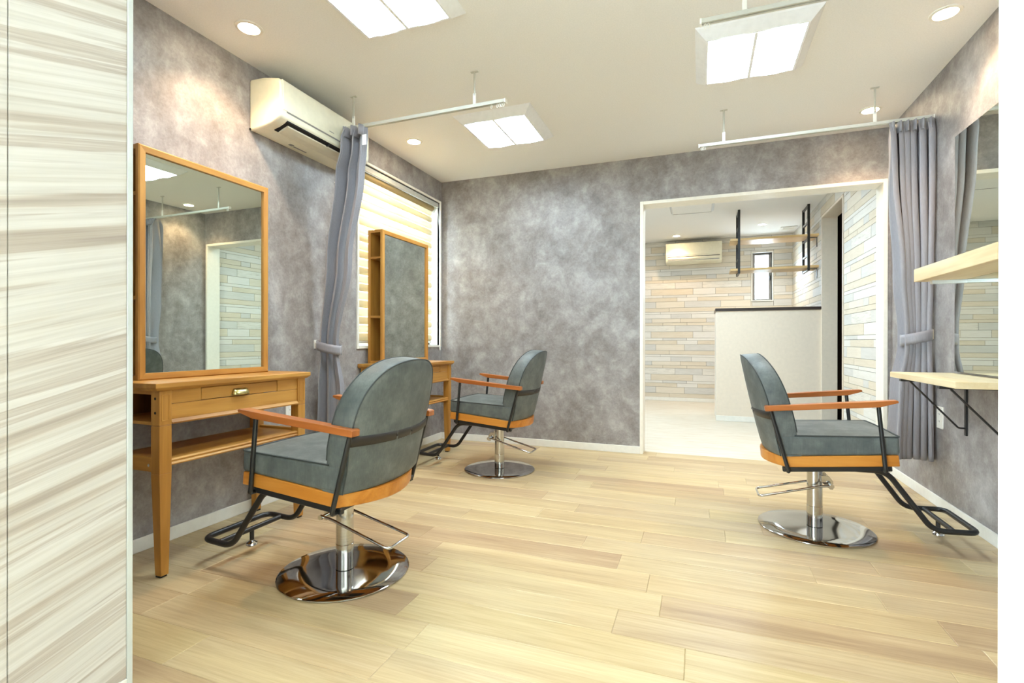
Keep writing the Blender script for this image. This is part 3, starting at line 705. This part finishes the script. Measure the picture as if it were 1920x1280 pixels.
def ac_unit(name, label, origin, L, rz, prof, cat='air conditioner'):
    """profile in (depth from wall, z), extruded along local y 0..L, wall at local x=0"""
    t = empty(name, origin, rz); tag(t, label, cat, 'wall air conditioners')
    body = MB().prism(prof['body'], 'y', 0, L).build('body', M['ivory'], t, smooth=True, bevel=.010, seg=3)
    return t
a1 = ac_unit('air_conditioner', 'large ivory wall air conditioner partly covered by the left curtain', (XL, 2.025, 2.045), .745, 0,
    {'body': [(0,0), (.03,-.002), (.10,.006), (.155,.018), (.190,.032), (.215,.048), (.219,.075), (.219,.205), (.212,.235), (.195,.250), (.10,.268), (.012,.272), (0,.268)]})
MB().prism([(.2185,.085), (.2225,.083), (.2235,.10), (.2225,.235), (.210,.247), (.205,.240)], 'y', .014, .731).build('front_panel', M['ivory'], a1, bevel=.002)
MB().box(.2165, .2215, .040, .705, .0765, .0835).build('panel_gap', M['sash'], a1)
MB().prism([(.198,.040), (.2135,.0495), (.2165,.060), (.190,.056)], 'y', .060, .685).build('outlet_upper_lip', M['ivory'], a1)
MB().prism([(.118,.004), (.205,.036), (.2085,.043), (.205,.045), (.115,.012)], 'y', .056, .689).build('outlet_slot', M['dark'], a1)
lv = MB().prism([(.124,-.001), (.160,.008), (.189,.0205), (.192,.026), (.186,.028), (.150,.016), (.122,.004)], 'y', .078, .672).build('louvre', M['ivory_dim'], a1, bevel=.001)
for y in (.37,): MB().box(.19, .2075, y, y+.010, .022, .040).build('louvre_arm', M['black'], lv, bevel=.002)
MB().box(.2234, .2242, .36, .40, .104, .108).build('maker_mark', M['sash'], a1)
MB().box(.045, .066, .225, .25, -.0012, .001).box(.045, .055, .26, .36, -.0012, .001).build('underside_sticker', M['sash'], a1)
for s in (0,): MB().tube([(.006,-.002,.006), (.006,.004,.006)], .006, 8).build('corner_screw', M['dark'], a1)
MB().tube(fillet([(.05,.705,.012), (.06,.735,-.03), (.055,.72,-.075), (.03,.69,-.085), (.0,.67,-.08)], .03, 5), .004, 8).build('power_cord', M['white_gloss'], a1, smooth=True)

a2 = ac_unit('air_conditioner', 'small white air conditioner high on the reception plank wall', (.305, YB2, 2.080), .785, PI/2,
    {'body': [(0,0), (.10,.004), (.17,.022), (.192,.06), (.196,.115), (.196,.275), (.188,.296), (.16,.302), (0,.302)]})
# local x points towards -y world after rotation is applied below
a2.rotation_euler = (0, 0, -PI/2); a2.location = (-.48, YB2, 2.080)
MB().prism([(.1955,.115), (.2005,.118), (.2005,.290), (.190,.299), (.186,.296)], 'y', .004, .781).build('front_panel', M['ivory'], a2, bevel=.002)
MB().box(.188, .1965, .03, .755, .090, .098).build('outlet_slot', M['dark'], a2)
MB().prism([(.165,.050), (.198,.062), (.199,.088), (.175,.083)], 'y', .035, .750).build('louvre', M['ivory'], a2, bevel=.002)
MB().box(.165, .190, .035, .750, .040, .047).build('lower_gap', M['sash'], a2)

# ------------------------------------------------------------------ curtain rails
def rail(name, label, x0, x1, y, z, hangers, runners):
    t = empty(name, (x0, y, z)); tag(t, label, 'curtain rail', 'ceiling-hung curtain rails')
    b = MB(); L = x1-x0
    b.prism([(-.012,.018), (.012,.018), (.012,0), (.004,0), (.004,.004), (.009,.004), (.009,.014), (-.009,.014), (-.009,.004), (-.004,.004), (-.004,0), (-.012,0)], 'x', 0, L)
    b.build('track', M['rail'], t)
    MB().box(-.0085, .0, -.013, .013, -.004, .020).build('end_cap', M['white_gloss'], t, bevel=.002); MB().box(L, L+.0085, -.013, .013, -.004, .020).build('end_cap', M['white_gloss'], t, bevel=.002)
    for hx in hangers:
        h = MB().tube([(hx-x0, 0, .07), (hx-x0, 0, H-z-.003)], .0055, 8).build('hanger', M['rail'], t, smooth=True)
        MB().box(hx-x0-.022, hx-x0+.022, -.008, .008, H-z-.004, H-z).build('ceiling_plate', M['rail'], h, bevel=.001, seg=1)
        MB().box(hx-x0-.009, hx-x0+.009, -.004, .004, .016, .080).build('clamp', M['white_gloss'], h, bevel=.002)
        MB().tube([(hx-x0, -.006, .072), (hx-x0, .006, .072)], .005, 8).build('screw', M['alu'], h)
    for rx in runners:
        MB().tube(fillet([(rx-x0, 0, .004), (rx-x0-.006, 0, -.010), (rx-x0, 0, -.022), (rx-x0+.006, 0, -.010)], .004, 3, True), .0015, 5, True).build('runner', M['white_gloss'], t)
    return t
rail('curtain_rail', 'white curtain rail hanging from the ceiling beside the large air conditioner', -2.035, -.985, 2.515, 2.200, (-1.975, -1.166), (-1.065, -1.03, -1.018, -1.006, -.994))
rail('curtain_rail', 'white curtain rail hanging in front of the opening to the right wall', .0, 1.235, 3.49, 2.178, (.144, .960), (.012, .02, .03))
rail('curtain_rail', 'white curtain rail at the top edge, in front of a square ceiling light', .007, 1.235, 2.175, 2.200, (.165, .95), (.02, .032))

# ------------------------------------------------------------------ curtains
def interp(st, z):
    for (za, *a), (zb, *b) in zip(st, st[1:]):
        if zb <= z <= za:
            k = (za-z)/(za-zb); k = k*k*(3-2*k)
            return [p+(q-p)*k for p, q in zip(a, b)]
    return st[-1][1:]
def curtain(name, label, st, n, ph, hdr, tie_z, hook, tie_pts, tagpos=None):
    zt, zb = st[0][0], st[-1][0]
    t = empty(name, ((st[0][1]+st[0][2])/2, st[0][4], zb)); tag(t, label, 'curtain', 'grey curtains'); O = Vector(t.location)
    NU, NV = 150, 60
    def fn(u, v):
        z = zt-(zt-zb)*v; x0, x1, A, yc = interp(st, z)
        w = u+.025*math.sin(9*u+2.1*v+ph)+.012*math.sin(23*u-3*v)
        f = math.sin(2*PI*n*w+ph); f2 = math.sin(4*PI*n*w+1.3*ph+1.5*v)
        fold = math.copysign(abs(f)**.7, f)+.18*f2
        amp = A*(.75+.35*math.sin(5*u+ph))
        if z > zt-.07: amp *= .55+.45*(zt-z)/.07
        x = x0+(x1-x0)*u+.012*math.sin(4*PI*n*w)
        return (x-O.x, yc+amp*fold-O.y, z-O.z)
    pn = MB().grid(fn, NU, NV).build('panel', M['curtain'], t, smooth=True, solid=.0015, normals=False)
    # gathered heading tape
    def fh(u, v):
        z = zt-.002-.06*v; x0, x1, A, yc = interp(st, z); w = u*.92+.04
        f = math.sin(2*PI*n*w+ph); return (x0+(x1-x0)*w-O.x, yc-.012+A*.6*math.copysign(abs(f)**.7, f)-O.y, z-O.z)
    MB().grid(fh, 90, 2).build('heading_tape', M['curtain'], pn, smooth=True, solid=.002, normals=False)
    # tieback
    c, rx, ry, h = tie_pts
    def ft(u, v):
        a = 2*PI*u; sag = .018*math.cos(a)
        return (c[0]+rx*math.cos(a)-O.x, c[1]+ry*math.sin(a)-O.y, c[2]+h*(v-.5)+sag*(-1 if hook[0] < c[0] else 1)*1.0-O.z)
    tb = MB().grid(ft, 36, 3).build('tieback', M['curtain'], t, smooth=True, solid=.003, normals=False)
    s = 1 if hook[0] < c[0] else -1
    MB().box(hook[0]-.0, hook[0]+s*.004, hook[1]-.012, hook[1]+.012, hook[2]-.028, hook[2]+.028).tube(fillet([(hook[0]+s*.003, hook[1], hook[2]+.01), (hook[0]+s*.03, hook[1], hook[2]-.01), (hook[0]+s*.034, hook[1], hook[2]+.012)], .01, 3), .004, 8).xf(Matrix.Translation(-O)).build('tieback_hook', M['white_gloss'], tb)
    if tagpos: MB().box(tagpos[0], tagpos[0]+.03, tagpos[1]-.001, tagpos[1], tagpos[2], tagpos[2]+.062).xf(Matrix.Translation(-O)).build('care_tag', M['tag'], t)
    return t
curtain('curtain', 'grey satin curtain tied back beside the large air conditioner and window',
    [(2.196, -2.030, -1.862, .078, 2.500), (2.05, -2.030, -1.875, .078, 2.500), (1.93, -2.10, -1.893, .065, 2.51), (1.40, -2.19, -1.985, .045, 2.515), (.90, -2.232, -2.085, .032, 2.515), (.84, -2.232, -2.085, .032, 2.515), (.60, -2.255, -2.045, .045, 2.515), (.20, -2.26, -2.03, .055, 2.515)],
    3, .6, True, .87, (XL, 2.52, .892), ((-2.158, 2.515, .872), .088, .052, .058), (-1.866, 2.455, 2.068))
curtain('curtain', 'grey satin curtain tied back at the right wall beside the opening',
    [(2.172, 1.022, 1.232, .075, 3.49), (1.9, 1.03, 1.232, .072, 3.49), (1.3, 1.075, 1.228, .055, 3.49), (.97, 1.098, 1.222, .040, 3.49), (.90, 1.098, 1.222, .040, 3.49), (.65, 1.065, 1.228, .055, 3.49), (.245, 1.05, 1.230, .065, 3.49)],
    6, 2.2, True, .94, (XR, 3.50, .955), ((1.160, 3.49, .938), .074, .058, .062))

# ------------------------------------------------------------------ right wall: mirror, counter, shelf
rm = empty('wall_mirror', (XR, 2.88, .762)); tag(rm, 'frameless tall wall mirror above the floating counter', 'mirror')
MB().box(-.018, 0, -.30, .305, 0, 1.195).build('backing', M['alu'], rm, bevel=.001, seg=1)
MB().box(-.0215, -.0175, -.3005, .3055, 0, 1.195).build('mirror_glass', M['mirror2'], rm)
fc = empty('floating_counter', (XR, 2.90, .75)); tag(fc, 'pale wood floating counter on black brackets at the right wall', 'counter')
MB().box(-.270, -.0005, -.37, .372, -.028, 0).build('counter_top', M['maple_y'], fc, bevel=.0015, seg=1)
for y in (.21, -.23):
    br = MB().box(-.008, 0, y-.009, y+.009, -.303, -.028).build('bracket', M['black'], fc, bevel=.001, seg=1)
    MB().box(-.275, -.008, y-.011, y+.011, -.040, -.028).build('bracket_arm', M['black'], br, bevel=.001, seg=1)
    MB().tube(fillet([(-.232, y, -.040), (-.034, y, -.266), (-.006, y, -.266)], .008, 3), .0045, 8).build('bracket_brace', M['black'], br, smooth=True)
sh = empty('wall_shelf', (XR, 2.745, 1.218)); tag(sh, 'thick pale wood shelf fixed across the wall mirror', 'shelf')
MB().box(-.211, -.0220, -.385, .385, 0, .065).build('board', M['maple_y'], sh, bevel=.002, seg=1)
MB().box(-.16, -.0, -.34, -.31, -.018, .0).box(-.16, -.0, .31, .34, -.018, .0).build('bracket', M['alu'], sh, bevel=.001, seg=1)

# outlets
def outlet(name, label, x, y, z, s, gang=2):
    t = empty(name, (x, y, z)); tag(t, label, 'outlet', 'wall outlets')
    xx = lambda a, b: tuple(sorted((a*s, b*s)))
    MB().box(*xx(0, .008), -.036, .036, -.06, .06).build('plate', M['white_gloss'], t, bevel=.003)
    MB().box(*xx(.008, .0095), -.017, .017, -.04, .04).build('insert', M['white'], t, bevel=.0006, seg=1)
    for zz in (.02, -.02):
        b = MB(); b.box(*xx(.0095, .0098), -.008, -.006, zz-.005, zz+.004).box(*xx(.0095, .0098), .006, .008, zz-.004, zz+.004); b.build('socket_slots', M['dark'], t)
    return t
outlet('wall_outlet', 'white double wall outlet beneath the oak table beside the left curtain', XL, 2.31, .487, 1)
outlet('wall_outlet', 'white wall outlet hidden behind the closest chair arm', XL, 2.785, .505, 1)
outlet('wall_outlet', 'white wall outlet beneath the floating counter', XR, 3.395, .497, -1)

# ------------------------------------------------------------------ reception furniture
ct = empty('reception_counter', (.183, 6.25, 0)); tag(ct, 'tall beige reception counter with dark top edge', 'counter')
MB().box(0, XR-.183-.002, 0, .60, .06, 1.262).build('body', M['counter'], ct)
MB().box(-.004, XR-.183-.002, -.006, .606, 0, .06).build('baseboard', M['white'], ct, bevel=.001, seg=1)
MB().box(-.012, XR-.183-.002, -.014, .614, 1.262, 1.294).build('counter_top', M['espresso'], ct, bevel=.002, seg=1)
MB().box(-.0025, .0, .0, .60, .06, 1.262).build('side_trim', M['trim'], ct)

hs = empty('hanging_shelf', (.43, 6.55, H2)); tag(hs, 'two-tier wooden shelf hanging from black ladder frames above the reception counter', 'shelf')
for xk in (0, .71):
    b = MB()
    for yy in (-.15, .15): b.box(xk-.0125, xk+.0125, yy-.0125, yy+.0125, -.745, 0)
    fr = b.build('ladder_frame', M['black'], hs, bevel=.001, seg=1)
    for zz in (-.015, -.20, -.385, -.57, -.735): MB().box(xk-.010, xk+.010, -.138, .138, zz-.010, zz+.010).build('rung', M['black'], fr)
for zz in (-.368, -.718):
    MB().box(-.09, XR-.43-.001, -.158, .158, zz-.007+.015, zz+.018+.015).build('board', M['maple_x'], hs, bevel=.001, seg=1)
    br = MB().box(XR-.43-.006, XR-.43, -.07, -.05, zz-.10, zz+.008).build('wall_bracket', M['black'], hs)
    MB().box(XR-.43-.10, XR-.43-.006, -.07, -.05, zz+.002, zz+.008).build('bracket_arm', M['black'], br)
ht = empty('ceiling_hatch', (-.085, 6.06, H2)); tag(ht, 'shallow square hatch on the reception ceiling', 'hatch')
MB().frustum([(-.215,-.22,-.022),(.215,-.22,-.022),(.215,.22,-.022),(-.215,.22,-.022)], [(-.235,-.24,0),(.235,-.24,0),(.235,.24,0),(-.235,.24,0)]).build('panel', M['ceiling'], ht)
for s in (-1, 1): MB().frustum([(s*.215-.006,-.22,-.024),(s*.215+.006,-.22,-.024),(s*.215+.006,.22,-.024),(s*.215-.006,.22,-.024)], [(s*.232-.006,-.24,-.002),(s*.232+.006,-.24,-.002),(s*.232+.006,.24,-.002),(s*.232-.006,.24,-.002)]).build('side_strip', M['alu'], ht)
MB().box(-.215, .215, .226, .230, -.024, -.012).build('far_strip', M['sash'], ht)
vt = empty('ceiling_vent', (1.12, 7.64, H2)); tag(vt, 'white square vent cover on the reception ceiling', 'vent')
MB().box(-.10, .10, -.10, .10, -.012, 0).build('cover', M['white'], vt, bevel=.004)
for k in range(4): MB().box(-.065, .065, -.05+k*.03-.003, -.05+k*.03+.003, -.0135, -.0118).build('slat', M['ivory_dim'], vt)
